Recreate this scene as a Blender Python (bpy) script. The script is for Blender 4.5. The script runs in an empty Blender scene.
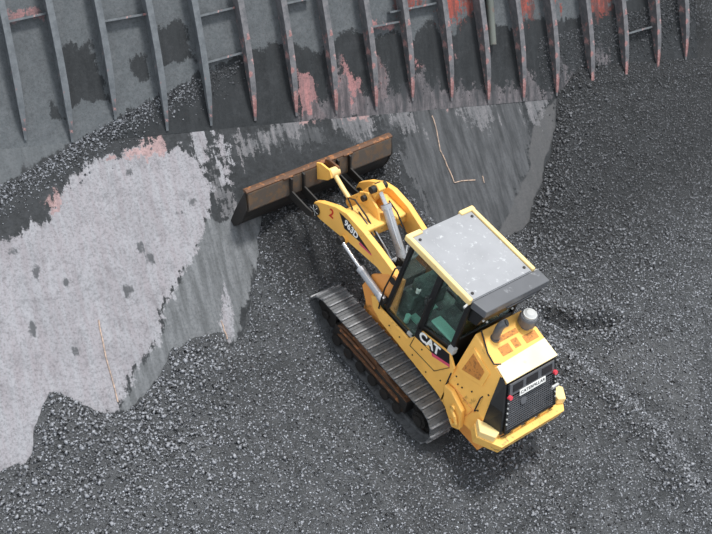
import bpy, bmesh, math, random
import numpy as np
from mathutils import Vector, Matrix

S = bpy.context.scene
C = S.collection
rnd = random.Random(7)
rng = np.random.default_rng(11)
DZ = 0.2            # the coal under the tracks lies at z = 0

# ---------------------------------------------------------------- camera
CAMR = [[0.766319, -0.610279, 0.200784], [0.347555, 0.656639, 0.669351], [-0.540333, -0.443153, 0.715301]]
cd = bpy.data.cameras.new('camera'); cam = bpy.data.objects.new('camera', cd); C.objects.link(cam)
M = Matrix(CAMR).transposed().to_4x4()
M.translation = Vector((-13.7066, -8.8431, 18.5496 + DZ))
cam.matrix_world = M
cd.sensor_fit = 'HORIZONTAL'; cd.sensor_width = 36.0; cd.lens = 36.0 * 1302.56 / 712
cd.clip_end = 500
S.camera = cam

# ---------------------------------------------------------------- light: bright overcast sky, veiled sun
w = bpy.data.worlds.new('overcast sky'); S.world = w; w.use_nodes = True
bg = w.node_tree.nodes['Background']; bg.inputs[0].default_value = (0.90, 0.95, 1.0, 1); bg.inputs[1].default_value = 0.88
sd = bpy.data.lights.new('veiled_sun', 'SUN'); sd.energy = 2.95; sd.angle = math.radians(10); sd.color = (1.0, 0.97, 0.92)
sun = bpy.data.objects.new('veiled_sun', sd); C.objects.link(sun)
sun.rotation_euler = Vector((0.20, 0.10, 0.97)).to_track_quat('Z', 'Y').to_euler()
S.view_settings.view_transform = 'Standard'; S.view_settings.look = 'None'
S.view_settings.gamma = 1; S.view_settings.use_curve_mapping = False
S.view_settings.exposure = 0.27

PLATE={'light': [[(-2.84, -1.53), (-1.68, -1.58), (-1.28, -1.54), (-0.81, -1.45), (-0.8, -1.18), (-0.55, -0.88), (-0.34, -0.63), (-0.01, -0.45), (0.3, -0.35), (0.81, -0.28), (1.35, -0.11), (1.57, -0.03), (1.7, -0.33), (1.9, -0.2), (2.09, -0.41), (2.29, -0.69), (2.38, -1.22), (2.12, -1.7), (1.94, -2.01), (1.68, -2.34), (1.27, -2.77), (0.81, -3.38), (0.37, -3.96), (-0.04, -4.45), (-0.46, -5.04), (-1.85, -5.25), (-2.87, -7.04), (-4.03, -7.38)], [(2.24, -0.01), (2.55, 0.05), (2.52, -0.61), (2.27, -0.75)], [(2.74, 0.03), (2.86, -0.23), (2.82, -1.16), (2.63, -1.25)], [(2.01, -3.18), (2.08, -3.82), (1.87, -4.13), (1.72, -3.95)]], 'mid': [[(2.04, -1.62), (2.43, -1.88), (2.96, -1.49), (3.37, -1.81), (2.89, -2.75), (2.13, -4.08), (1.47, -4.25), (-0.3, -5.13), (-0.51, -5.07), (0.37, -3.96), (1.27, -2.77)]], 'pink': [[(-0.86, -1.11), (-0.58, -0.88), (-0.57, -1.13), (-0.75, -1.28)], [(0.53, -0.37), (1.01, -0.26), (1.59, 0.01), (1.7, -0.33), (1.27, -0.43)], [(4.74, 0.47), (5.03, 0.43), (5.14, 0.17), (4.59, -0.09)], [(5.59, 0.63), (6.19, 0.47), (6.24, 0.01), (5.56, 0.0)], [(6.62, 0.67), (6.92, 0.58), (6.76, 0.24), (6.52, 0.19)], [(8.5, 0.65), (8.53, 0.29), (8.33, 0.1)]], 'grey': [[(3.59, -0.04), (4.6, 0.09), (5.16, -0.23), (5.17, -0.49), (3.78, -0.53), (3.34, -0.38)], [(5.61, 0.85), (5.9, 0.72), (6.24, 0.01), (6.16, -0.54), (5.61, -0.6), (5.37, -0.16)], [(6.55, 0.21), (7.07, 0.1), (7.44, -0.32), (7.16, -0.52), (6.46, -0.23)], [(8.38, -0.0), (8.95, 0.26), (9.32, -0.08), (9.51, -0.33), (8.85, -0.79), (8.28, -0.51)], [(10.55, 0.51), (11.04, -0.02), (10.62, -0.53), (10.23, -0.64)], [(7.46, 0.14), (8.39, 0.18), (9.75, 0.2), (10.31, -0.21), (10.29, -0.93), (9.72, -1.78), (8.81, -2.76), (7.74, -3.17), (7.02, -2.3), (6.76, -0.82)]], 'hull': [[(-2.91, 0.69), (-0.3, 0.36), (0.08, 0.03), (-0.62, -0.25), (-1.47, -0.59), (-3.27, -1.15)]], 'patch': [[(3.58, -0.17), (4.2, 0.12), (4.62, 0.17), (4.72, -0.14), (4.43, -0.33), (3.64, -0.43)], [(5.32, 0.16), (6.35, 0.34), (6.34, -0.15), (5.91, -0.43), (5.37, -0.29)], [(6.77, 0.13), (7.28, 0.13), (7.3, -0.42), (6.96, -0.53)], [(8.52, -0.06), (8.94, 0.24), (9.44, 0.1), (9.51, -0.33), (8.96, -0.48)], [(10.58, 0.75), (11.1, -0.03), (10.59, -0.6), (10.31, -0.57)], [(3.23, -0.16), (3.72, -0.14), (3.53, -0.51), (3.2, -0.58)], [(2.42, -0.77), (2.67, -0.94), (2.76, -1.67), (2.53, -1.75)]], 'sheet': [[(10.51, -0.52), (11.36, 0.13), (10.87, -0.99), (10.14, -1.87), (9.41, -2.83), (8.87, -3.33), (8.55, -2.88), (9.2, -2.23), (9.87, -1.6)]]}
WALL={'dark': [[(-0.24, 1.68), (0.39, 1.8), (0.55, 1.28), (0.67, 0.66), (0.42, 0.66), (0.16, 0.76), (-0.1, 0.63)], [(1.62, 1.83), (2.18, 2.16), (2.3, 1.93), (2.38, 1.28), (2.04, 1.38), (1.68, 1.29)], [(1.15, 1.37), (1.5, 1.5), (1.53, 1.03), (1.19, 1.02)], [(-0.64, 1.03), (-0.47, 0.89), (-0.26, 0.42), (-0.5, 0.62)], [(3.15, 1.32), (3.74, 1.56), (4.32, 1.59), (5.22, 1.4), (5.71, 1.58), (6.11, 1.72), (6.49, 1.66), (6.99, 1.76), (7.13, 1.59), (7.47, 1.45), (7.96, 1.85), (8.35, 1.45), (9.03, 2.02), (9.55, 1.72), (11.53, 1.75), (16.69, 2.75), (17.79, -3.04), (2.27, -1.32)], [(-2.14, -1.1), (-1.4, -0.52), (-0.59, -0.24), (0.01, 0.07), (0.78, 0.38), (1.45, 0.66), (2.31, 0.98), (3.3, 1.31), (3.02, -1.4), (-2.22, -1.71)]], 'red': [[(8.22, 2.72), (8.87, 2.7), (8.76, 1.99), (8.36, 1.58)], [(7.26, 2.54), (7.82, 2.52), (7.73, 2.15), (7.3, 2.12)], [(10.24, 2.45), (10.81, 2.44), (10.74, 1.91), (10.5, 1.79), (10.31, 1.86)], [(11.26, 2.42), (11.58, 2.41), (11.5, 2.06), (11.29, 2.05)], [(12.38, 2.39), (13.05, 2.37), (12.99, 1.99), (12.44, 1.96)], [(8.8, 2.39), (9.11, 2.38), (9.03, 2.0), (8.87, 2.0)]], 'pink': [[(4.63, 1.03), (4.99, 0.93), (5.08, 0.38), (5.26, -0.1), (4.62, -0.0)], [(5.43, 1.19), (5.86, 0.66), (6.15, 0.08), (5.52, 0.05)], [(7.37, 1.27), (7.72, 0.85), (7.46, 0.76)], [(-1.06, 2.43), (-0.51, 2.41), (-0.53, 2.23), (-1.08, 2.22)], [(6.35, 2.0), (7.01, 1.93), (6.99, 1.78), (6.35, 1.79)], [(5.67, 1.18), (6.1, 0.64), (6.18, -0.05), (5.56, 0.0)], [(6.46, 1.4), (6.79, 0.89), (6.75, 0.18), (6.51, 0.3)], [(8.31, 1.35), (8.56, 1.16), (8.37, 1.11)]], 'grey': [[(4.53, 0.0), (5.02, 0.33), (5.6, 0.41), (7.07, 0.43), (8.36, 0.39), (10.27, 0.3), (11.17, 0.06), (10.79, -0.36), (8.31, -0.17), (4.61, -0.12)], [(5.46, 1.25), (5.76, 0.87), (6.23, -0.05), (5.49, -0.2)], [(6.37, 1.4), (6.79, 0.89), (6.79, 0.07), (6.5, 0.22)], [(7.41, 0.83), (7.72, 0.81), (7.88, 0.31), (7.52, 0.27)], [(10.43, 0.91), (11.05, 0.09), (10.79, -0.27), (10.46, -0.09)], [(11.44, 0.92), (12.22, 0.13), (11.78, -0.07), (11.4, 0.07)], [(12.41, 1.12), (12.89, 1.05), (13.12, 0.34), (12.44, 0.3)]]}
EXPOSED=[(-7.54, 6.63), (-6.48, 8.05), (-4.3, 7.43), (-0.2, 6.47), (7.78, 4.73), (7.18, 4.07), (6.4, 3.27), (5.51, 2.6), (4.63, 1.94), (3.99, 1.57), (3.52, 1.78), (3.05, 2.15), (2.54, 2.64), (2.2, 3.17), (2.16, 3.71), (2.4, 4.22), (1.49, 4.09), (0.32, 4.13), (-0.31, 4.1), (-1.14, 4.1), (-1.7, 3.36), (-2.59, 2.48), (-2.95, 2.3), (-3.02, 2.55), (-3.35, 2.63), (-4.05, 2.55), (-4.79, 2.19), (-5.27, 1.96), (-5.55, 2.01), (-5.9, 2.36), (-6.33, 2.65), (-6.53, 2.77), (-6.95, 2.35), (-7.41, 1.91), (-7.86, 1.62), (-9.23, 1.25)]
RIBS=[(-1.01, 0.12), (-0.15, 0.01), (0.72, 0.35), (1.73, 0.06), (2.65, 0.08), (3.61, 0.1), (4.54, 0.12), (5.47, 0.09), (6.44, 0.1), (7.36, 0.22), (8.37, 0.15), (9.35, 0.03), (10.33, 0.01), (11.29, 0.05), (12.33, 0.03), (13.39, 0.21), (14.43, 0.43), (15.37, 0.64)]
STR=[((-1.08, 2.22), (-0.49, 2.32)), ((0.66, 2.15), (1.42, 2.24)), ((2.53, 2.16), (3.25, 2.29)), ((2.65, 1.29), (3.33, 1.42)), ((4.39, 2.33), (4.92, 2.41)), ((6.33, 1.79), (7.03, 1.87)), ((6.97, 2.09), (8.0, 2.22)), ((13.47, 1.35), (14.15, 1.46))]
PIPE=[(9.55, 2.47), (9.51, 1.29)]
SCR=[[(7.81, -0.14), (7.82, -0.47), (7.75, -0.92), (7.8, -1.29), (7.85, -1.68)], [(-0.46, -3.36), (-0.46, -3.73), (-0.48, -4.18), (-0.46, -4.86)], [(1.83, -3.75), (1.85, -3.93), (1.86, -4.11)], [(7.85, -1.68), (8.06, -1.66), (8.4, -1.68)], [(8.61, -1.61), (8.61, -1.77)]]
SPOT=[(-1.37, -2.27), (-0.86, -2.55), (0.66, -2.2), (0.76, -2.44), (0.21, -2.94), (-1.68, -3.34), (-0.96, -3.91), (0.75, -0.73), (1.84, -1.36), (1.54, -1.56), (-1.71, -1.87)]
PA=[-3.8795, 6.3399, 1.9777]
PU=[0.97349, -0.20588, -0.09964]
PV=[0.2287, 0.86985, 0.4371]
PN=[-0.00332, -0.4483, 0.89388]
WV=[0.2108, 0.63858, 0.74012]
WN=[-0.08875, -0.74151, 0.66505]
GPTS={'trench': [[3.17, -0.15], [3.49, -0.62], [4.29, -0.94]], 'pad': [[3.33, -1.22], [5.78, -2.13], [3.66, -4.05], [3.51, -2.74]], 'ridge': [[2.58, -0.94], [2.77, -2.04], [2.87, -3.32], [2.52, -4.67]], 'furrow': [[0.12, -2.36], [-0.07, -3.36], [-0.33, -4.01]], 'fur2': [[-2.66, -0.35], [-2.53, -1.63], [-2.64, -2.59]], 'ridgeL': [[-4.33, 2.91], [-4.08, 1.99], [-2.62, 2.5]]}
LEDGE=[(-2.03, -0.9), (-1.49, -0.7), (-0.64, -0.33), (-0.0, 0.0), (0.77, 0.32), (1.44, 0.59), (2.3, 0.91), (3.32, 1.27)]
CLING=[(10.92, 1.33), (12.72, 1.59), (14.63, 1.98), (16.4, 2.4)]
PA, PU, PV, PN, WV, WN = [np.array(v) for v in (PA, PU, PV, PN, WV, WN)]

# ---------------------------------------------------------------- materials
def lin(c):
    return tuple(((v / 255) / 12.92 if v / 255 <= 0.04045 else ((v / 255 + 0.055) / 1.055) ** 2.4) for v in c)
class N:
    def __init__(s, name):
        s.m = bpy.data.materials.new(name); s.m.use_nodes = True; s.t = s.m.node_tree
        s.b = s.t.nodes['Principled BSDF']; s.out = s.t.nodes['Material Output']
    def n(s, typ, **kw):
        n = s.t.nodes.new(typ)
        for k, v in kw.items(): setattr(n, k, v)
        return n
    def l(s, a, b): s.t.links.new(a, b)
    def coord(s, scale=(1, 1, 1)):
        tc = s.n('ShaderNodeTexCoord'); mp = s.n('ShaderNodeMapping'); mp.inputs['Scale'].default_value = scale
        s.l(tc.outputs['Object'], mp.inputs[0]); return mp.outputs[0]
    def noise(s, scale, detail=4, rough=0.6, vec=None):
        n = s.n('ShaderNodeTexNoise'); n.inputs['Scale'].default_value = scale; n.inputs['Detail'].default_value = detail
        n.inputs['Roughness'].default_value = rough; s.l(vec if vec is not None else s.coord(), n.inputs['Vector']); return n.outputs[0]
    def ramp(s, fac, a, b):
        n = s.n('ShaderNodeMapRange'); n.inputs[1].default_value = a; n.inputs[2].default_value = b; n.interpolation_type = 'SMOOTHSTEP'
        s.l(fac, n.inputs[0]); return n.outputs[0]
    def mix(s, fac, a, b):
        n = s.n('ShaderNodeMix', data_type='RGBA')
        if isinstance(fac, float): n.inputs[0].default_value = fac
        else: s.l(fac, n.inputs[0])
        for i, v in ((6, a), (7, b)):
            if isinstance(v, tuple): n.inputs[i].default_value = (*v, 1)
            else: s.l(v, n.inputs[i])
        return n.outputs[2]
    def math(s, op, a, b, clamp=False):
        n = s.n('ShaderNodeMath', operation=op, use_clamp=clamp)
        for i, v in enumerate((a, b)):
            if isinstance(v, (int, float)): n.inputs[i].default_value = v
            else: s.l(v, n.inputs[i])
        return n.outputs[0]
    def bump(s, h, dist, strength=1.0):
        n = s.n('ShaderNodeBump'); n.inputs['Distance'].default_value = dist; n.inputs['Strength'].default_value = strength
        s.l(h, n.inputs['Height']); s.l(n.outputs[0], s.b.inputs['Normal'])
    def col(s, c, rough=0.6, metal=0.0, spec=0.5):
        if isinstance(c, tuple): s.b.inputs['Base Color'].default_value = (*c, 1)
        else: s.l(c, s.b.inputs['Base Color'])
        s.b.inputs['Roughness'].default_value = rough; s.b.inputs['Metallic'].default_value = metal
        s.b.inputs['Specular IOR Level'].default_value = spec; return s.m

def paint(name, c, dirt, amount=0.6, rough=0.45, scale=3.0, metal=0.0):
    m = N(name)
    f = m.ramp(m.noise(scale, 6, 0.68), amount, amount + 0.12)
    g = m.noise(1.3, 3)
    base = m.mix(m.ramp(g, 0.35, 0.7), c, tuple(v * 0.86 for v in c))
    return m.col(m.mix(m.math('MULTIPLY', f, 0.7), base, dirt), rough, metal)
YEL = lin((255, 196, 100))
M_yel = paint('yellow_paint', YEL, lin((120, 82, 40)), 0.60)
M_yelpale = paint('pale_yellow_paint', lin((246, 216, 150)), lin((160, 130, 80)), 0.62)  # paler yellow for roof rails, corner blocks and tilt link
M_hoodpale = paint('sunlit_hood_yellow', lin((255, 236, 190)), lin((225, 190, 130)), 0.60)  # rear hood panel: bright daylight from above put into its colour
M_orange = paint('orange_yellow_paint', lin((240, 164, 86)), lin((90, 60, 35)), 0.55)
M_ybar = paint('scratched_bumper_paint', lin((248, 196, 104)), lin((95, 75, 55)), 0.56, scale=7)
M_roof = paint('grey_roof_sheet', lin((150, 152, 157)), lin((196, 199, 203)), 0.58, 0.5, 9.0)
M_box = paint('dark_grey_housing', lin((92, 94, 99)), lin((135, 137, 142)), 0.58, 0.4, 4.0)
M_black = paint('black_paint', lin((26, 27, 29)), lin((70, 70, 70)), 0.62, 0.4, 6.0)
M_dark = paint('greasy_black_steel', lin((34, 32, 31)), lin((84, 62, 44)), 0.60, 0.6, 6.0)
M_shoe = paint('worn_track_steel', lin((92, 94, 97)), lin((62, 63, 65)), 0.52, 0.5, 9.0, 0.0)
M_grouser = paint('polished_grouser_steel', lin((150, 152, 156)), lin((84, 86, 90)), 0.46, 0.4, 14.0, 0.1)
M_rustor = paint('rusty_orange_frame', lin((150, 98, 58)), lin((40, 38, 37)), 0.36, 0.7, 9.0)
M_rust = paint('rusty_bucket_steel', lin((104, 84, 66)), lin((74, 73, 72)), 0.42, 0.6, 6.0)
M_chrome = paint('bright_cylinder_steel', lin((205, 207, 212)), lin((150, 150, 152)), 0.6, 0.25, 8.0, 0.7)
M_barrel = paint('silver_cylinder_barrel', lin((178, 181, 188)), lin((90, 90, 92)), 0.58, 0.4, 10.0, 0.3)
M_lightgrey = paint('light_grey_plastic', lin((188, 190, 190)), lin((120, 120, 120)), 0.62)
M_white = N('white_letter').col(lin((245, 245, 242)), 0.6)
M_redl = N('red_mark').col(lin((205, 45, 35)), 0.6)
M_pinkl = N('pink_lens').col(lin((225, 70, 85)), 0.3)
M_magenta = N('magenta_stripe').col(lin((215, 80, 110)), 0.5)
M_decal = N('black_decal').col(lin((28, 26, 30)), 0.35)
M_vent = paint('orange_vent_mesh', lin((205, 135, 62)), lin((120, 80, 45)), 0.5, 0.6, 20)
M_teal = N('green_lit_trim').col(lin((150, 215, 195)), 0.6)  # green light inside the cab, painted into console top and pedals
M_seat = paint('green_grey_cab_trim', lin((74, 96, 90)), lin((40, 52, 50)), 0.46, 0.7, 5.0)
M_rubber = N('black_hose').col(lin((24, 24, 26)), 0.45)
M_ribpipe = paint('grey_green_pipe_paint', lin((105, 110, 105)), lin((120, 85, 75)), 0.55)
def glass():
    m = N('green_cab_glass'); t = m.n('ShaderNodeBsdfTransparent'); t.inputs[0].default_value = (0.92, 0.98, 0.96, 1)
    g = m.n('ShaderNodeBsdfGlossy'); g.inputs['Roughness'].default_value = 0.03
    fr = m.n('ShaderNodeLayerWeight'); fr.inputs[0].default_value = 0.5
    x = m.n('ShaderNodeMixShader'); m.l(m.math('ADD', m.math('MULTIPLY', m.math('POWER', fr.outputs[1], 3.0), 0.55), 0.05), x.inputs[0]); m.l(t.outputs[0], x.inputs[1]); m.l(g.outputs[0], x.inputs[2])
    m.l(x.outputs[0], m.out.inputs[0]); return m.m
M_glass = glass()

def coal_mat():
    m = N('coal'); v = m.coord()
    a = m.noise(2.2, 6, 0.7, v); b = m.noise(34, 3, 0.6, v)
    big = m.noise(0.28, 3, 0.5, v)
    c = m.mix(m.ramp(a, 0.30, 0.72), lin((72, 75, 78)), lin((112, 115, 119)))
    c = m.mix(m.math('MULTIPLY', m.ramp(b, 0.50, 0.70), 0.55), c, lin((30, 32, 34)))  # fine dark flecks paint the shade of crevices into the coal
    c = m.mix(m.math('MULTIPLY', m.ramp(big, 0.42, 0.62), 0.35), c, lin((74, 76, 79)))
    pk = m.n('ShaderNodeAttribute', attribute_name='pale_zone'); c = m.mix(m.math('MULTIPLY', pk.outputs['Fac'], 0.45), c, lin((116, 118, 121)))
    dk = m.n('ShaderNodeAttribute', attribute_name='dark_zone'); c = m.mix(m.math('MULTIPLY', dk.outputs['Fac'], 0.75), c, lin((40, 42, 45)))
    sp = m.n('ShaderNodeTexVoronoi'); sp.inputs['Scale'].default_value = 42; m.l(v, sp.inputs['Vector'])
    gl = m.math('LESS_THAN', sp.outputs['Distance'], 0.16)
    rare = m.math('GREATER_THAN', m.noise(9, 2, 0.5, v), 0.60)
    c = m.mix(m.math('MULTIPLY', gl, m.math('MULTIPLY', rare, 0.8)), c, lin((190, 195, 205)))  # pale dots paint the coal's glints into its colour
    m.bump(m.math('ADD', m.noise(24, 5, 0.75, v), m.math('MULTIPLY', m.noise(70, 2, 0.6, v), 0.5)), 0.09, 1.0)
    return m.col(c, 0.7, 0.0, 0.4)
M_coal = coal_mat()
def lump_mat(name, c1, c2, rough):
    m = N(name); v = m.coord()
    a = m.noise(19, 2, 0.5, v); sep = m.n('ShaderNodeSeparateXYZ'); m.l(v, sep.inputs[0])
    dk = m.math('MULTIPLY', m.ramp(sep.outputs[0], 3.0, 5.5), m.ramp(sep.outputs[1], -1.5, 2.0))   # lumps are darker on the heap at the right
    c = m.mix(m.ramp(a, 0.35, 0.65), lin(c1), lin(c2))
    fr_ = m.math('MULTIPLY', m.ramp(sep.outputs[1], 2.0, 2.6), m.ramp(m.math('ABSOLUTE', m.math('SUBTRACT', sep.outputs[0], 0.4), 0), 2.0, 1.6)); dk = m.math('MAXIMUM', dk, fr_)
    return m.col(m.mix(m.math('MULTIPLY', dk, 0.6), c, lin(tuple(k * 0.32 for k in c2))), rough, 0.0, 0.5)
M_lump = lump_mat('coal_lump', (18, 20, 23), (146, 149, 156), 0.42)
M_speck = lump_mat('painted_glint', (120, 124, 132), (205, 210, 220), 0.4)  # pale specks standing in for glints off the coal

def plate_mat(name, base1, base2, layers, streak):
    """steel sheet; each layer = (attribute, colour a, colour b, edge noise amount, strength)"""
    m = N(name); v = m.coord(); uvn = m.n('ShaderNodeAttribute', attribute_name='uvw'); sv = m.n('ShaderNodeMapping'); sv.inputs['Scale'].default_value = streak
    m.l(uvn.outputs['Vector'], sv.inputs[0]); st = m.noise(1.0, 6, 0.65, sv.outputs[0])
    fine = m.noise(7, 7, 0.75, v); mid = m.noise(1.1, 4, 0.6, v)
    c = m.mix(m.ramp(fine, 0.35, 0.7), lin(base1), lin(base2))
    for attr, ca, cb, amt, stren in layers:
        an = m.n('ShaderNodeAttribute', attribute_name=attr)
        nz = m.math('MULTIPLY', m.math('SUBTRACT', m.math('ADD', m.math('MULTIPLY', fine, 0.6), m.math('MULTIPLY', st, 0.6)), 0.6), amt)
        f = m.ramp(m.math('ADD', an.outputs['Fac'], nz), -0.02, 0.035)
        cc = m.mix(m.ramp(st, 0.35, 0.65), lin(ca), lin(cb))
        c = m.mix(m.math('MULTIPLY', f, stren), c, cc)
    wash = m.noise(0.9, 5, 0.7, v); c = m.mix(m.math('MULTIPLY', m.ramp(wash, 0.42, 0.62), 0.28), c, m.mix(0.5, c, lin((70, 73, 77))))
    dirt = m.noise(20, 4, 0.8, v)
    c = m.mix(m.math('MULTIPLY', m.ramp(dirt, 0.44, 0.66), 0.42), c, lin((58, 60, 63)))
    c = m.mix(m.math('MULTIPLY', m.ramp(m.noise(3.1, 6, 0.8, v), 0.50, 0.66), 0.28), c, lin((74, 76, 80)))
    m.bump(m.math('ADD', fine, m.math('MULTIPLY', mid, 1.2)), 0.02, 0.7)
    return m.col(c, 0.72, 0.0, 0.3)

# ---------------------------------------------------------------- mesh helpers
class MB:
    def __init__(s): s.v = []; s.f = []; s.mi = []; s.cur = 0
    def add(s, verts, faces):
        o = len(s.v); s.v += [tuple(float(c) for c in p) for p in verts]; s.f += [tuple(i + o for i in f) for f in faces]; s.mi += [s.cur] * len(faces); return s
    def box(s, lo, hi, M=None):
        v = [Vector((x, y, z)) for x in (lo[0], hi[0]) for y in (lo[1], hi[1]) for z in (lo[2], hi[2])]
        if M is not None: v = [M @ p for p in v]
        return s.add(v, [(0, 1, 3, 2), (4, 6, 7, 5), (0, 4, 5, 1), (2, 3, 7, 6), (0, 2, 6, 4), (1, 5, 7, 3)])
    def prism(s, poly, d, axis=0, lo=0.0, hi=1.0):
        """polygon in the two other axes, extruded along `axis`"""
        def p3(a, b, c):
            return ((c, a, b), (a, c, b), (a, b, c))[axis]
        n = len(poly); v = [p3(a, b, lo) for a, b in poly] + [p3(a, b, hi) for a, b in poly]
        f = [tuple(range(n)), tuple(range(2 * n - 1, n - 1, -1))] + [(i, i + n, (i + 1) % n + n, (i + 1) % n) for i in range(n)]
        return s.add(v, f)
    def yz(s, poly, x0, x1): return s.prism(poly, 0, 0, x0, x1)
    def xy(s, poly, z0, z1): return s.prism(poly, 0, 2, z0, z1)
    def frus(s, p0, p1, r0, r1, n=14):
        p0 = Vector(p0); p1 = Vector(p1); d = (p1 - p0).normalized(); a = d.orthogonal().normalized(); b = d.cross(a)
        v = [p + (a * math.cos(t) + b * math.sin(t)) * r for p, r in ((p0, r0), (p1, r1)) for t in [2 * math.pi * i / n for i in range(n)]]
        f = [tuple(range(n - 1, -1, -1)), tuple(range(n, 2 * n))] + [(i, (i + 1) % n, (i + 1) % n + n, i + n) for i in range(n)]
        return s.add(v, f)
    def cyl(s, p0, p1, r, n=14): return s.frus(p0, p1, r, r, n)
    def tube(s, pts, r, n=8):
        pts = [Vector(p) for p in pts]; v = []; f = []; a = None
        for i, p in enumerate(pts):
            d = (pts[min(i + 1, len(pts) - 1)] - pts[max(i - 1, 0)]).normalized()
            a = d.orthogonal().normalized() if a is None else (a - d * a.dot(d)).normalized()
            b = d.cross(a); v += [p + (a * math.cos(2 * math.pi * k / n) + b * math.sin(2 * math.pi * k / n)) * r for k in range(n)]
        for i in range(len(pts) - 1):
            f += [(i * n + k, i * n + (k + 1) % n, (i + 1) * n + (k + 1) % n, (i + 1) * n + k) for k in range(n)]
        f += [tuple(range(n - 1, -1, -1)), tuple(range((len(pts) - 1) * n, len(pts) * n))]
        return s.add(v, f)
    def mesh(s, name, mats, smooth=False):
        me = bpy.data.meshes.new(name); me.from_pydata(s.v, [], s.f)
        for m in (mats if isinstance(mats, (list, tuple)) else [mats]): me.materials.append(m)
        me.polygons.foreach_set('material_index', s.mi)
        bm = bmesh.new(); bm.from_mesh(me); bmesh.ops.recalc_face_normals(bm, faces=bm.faces); bm.to_mesh(me); bm.free()
        if smooth:
            me.polygons.foreach_set('use_smooth', [True] * len(me.polygons)); me.set_sharp_from_angle(angle=math.radians(38))
        return me
    def build(s, name, mats, parent=None, bevel=0.0, smooth=False, label=None):
        o = bpy.data.objects.new(name, s.mesh(name, mats, smooth)); C.objects.link(o)
        if parent is not None: o.parent = parent
        if bevel:
            b = o.modifiers.new('bevel', 'BEVEL'); b.width = bevel; b.segments = 2; b.limit_method = 'ANGLE'; b.angle_limit = math.radians(35)
        if label: o['label'] = label
        return o
def inst(name, me, parent, matrix=None):
    o = bpy.data.objects.new(name, me); C.objects.link(o); o.parent = parent
    if matrix is not None: o.matrix_local = matrix
    return o
def tag(o, label=None, cat=None, group=None, kind=None):
    for k, v in (('label', label), ('category', cat), ('group', group), ('kind', kind)):
        if v: o[k] = v
    return o

# ---------------------------------------------------------------- numpy helpers
def vnoise(x, y, seed, octaves=4, freq=1.0, gain=0.5):
    out = np.zeros_like(x, dtype=float); amp = 1.0; tot = 0
    for o in range(octaves):
        r = np.random.default_rng(seed + o * 17).random((256, 256))
        fx = x * freq + 37.3 * o; fy = y * freq + 91.7 * o
        ix = np.floor(fx).astype(int); iy = np.floor(fy).astype(int); tx = fx - ix; ty = fy - iy
        tx = tx * tx * (3 - 2 * tx); ty = ty * ty * (3 - 2 * ty)
        g = lambda a, b: r[a % 256, b % 256]
        v = (g(ix, iy) * (1 - tx) + g(ix + 1, iy) * tx) * (1 - ty) + (g(ix, iy + 1) * (1 - tx) + g(ix + 1, iy + 1) * tx) * ty
        out += amp * (v - 0.5) * 2; tot += amp; amp *= gain; freq *= 2
    return out / tot
def sdf(px, py, poly):
    """signed distance, positive inside"""
    P = np.array(poly, float); d = np.full(px.shape, 1e9); ins = np.zeros(px.shape, bool)
    for i in range(len(P)):
        a = P[i]; b = P[(i + 1) % len(P)]; e = b - a; wx = px - a[0]; wy = py - a[1]
        t = np.clip((wx * e[0] + wy * e[1]) / max(e @ e, 1e-9), 0, 1)
        d = np.minimum(d, (wx - e[0] * t) ** 2 + (wy - e[1] * t) ** 2)
        c = ((a[1] > py) != (b[1] > py)); 
        with np.errstate(divide='ignore', invalid='ignore'):
            c &= px < (b[0] - a[0]) * (py - a[1]) / (b[1] - a[1] if b[1] != a[1] else 1e-9) + a[0]
        ins ^= c
    d = np.sqrt(d); return np.where(ins, d, -d)
def sdfs(px, py, polys): return np.max([sdf(px, py, p) for p in polys], axis=0)
def segd(px, py, pts):
    d = np.full(px.shape, 1e9)
    for a, b in zip(pts[:-1], pts[1:]):
        a = np.array(a, float); e = np.array(b, float) - a; t = np.clip(((px - a[0]) * e[0] + (py - a[1]) * e[1]) / (e @ e), 0, 1)
        d = np.minimum(d, np.hypot(px - a[0] - e[0] * t, py - a[1] - e[1] * t))
    return d
def grid_mesh(name, P, nx, ny, mat, attrs=None, uvw=None):
    me = bpy.data.meshes.new(name); nv = nx * ny; me.vertices.add(nv); me.vertices.foreach_set('co', P.reshape(-1))
    i, j = np.meshgrid(np.arange(nx - 1), np.arange(ny - 1), indexing='ij'); a = i * ny + j
    f = np.stack([a, a + ny, a + ny + 1, a + 1], -1).reshape(-1); nf = (nx - 1) * (ny - 1)
    me.loops.add(nf * 4); me.loops.foreach_set('vertex_index', f.astype(np.int32)); me.polygons.add(nf)
    me.polygons.foreach_set('loop_start', np.arange(0, nf * 4, 4, dtype=np.int32))
    me.update(calc_edges=True); me.polygons.foreach_set('use_smooth', np.ones(nf, bool)); me.materials.append(mat)
    for k, v in (attrs or {}).items():
        at = me.attributes.new(k, 'FLOAT', 'POINT'); at.data.foreach_set('value', v.reshape(-1).astype(np.float32))
    if uvw is not None:
        at = me.attributes.new('uvw', 'FLOAT_VECTOR', 'POINT'); at.data.foreach_set('vector', uvw.reshape(-1).astype(np.float32))
    o = bpy.data.objects.new(name, me); C.objects.link(o); return o

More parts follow.
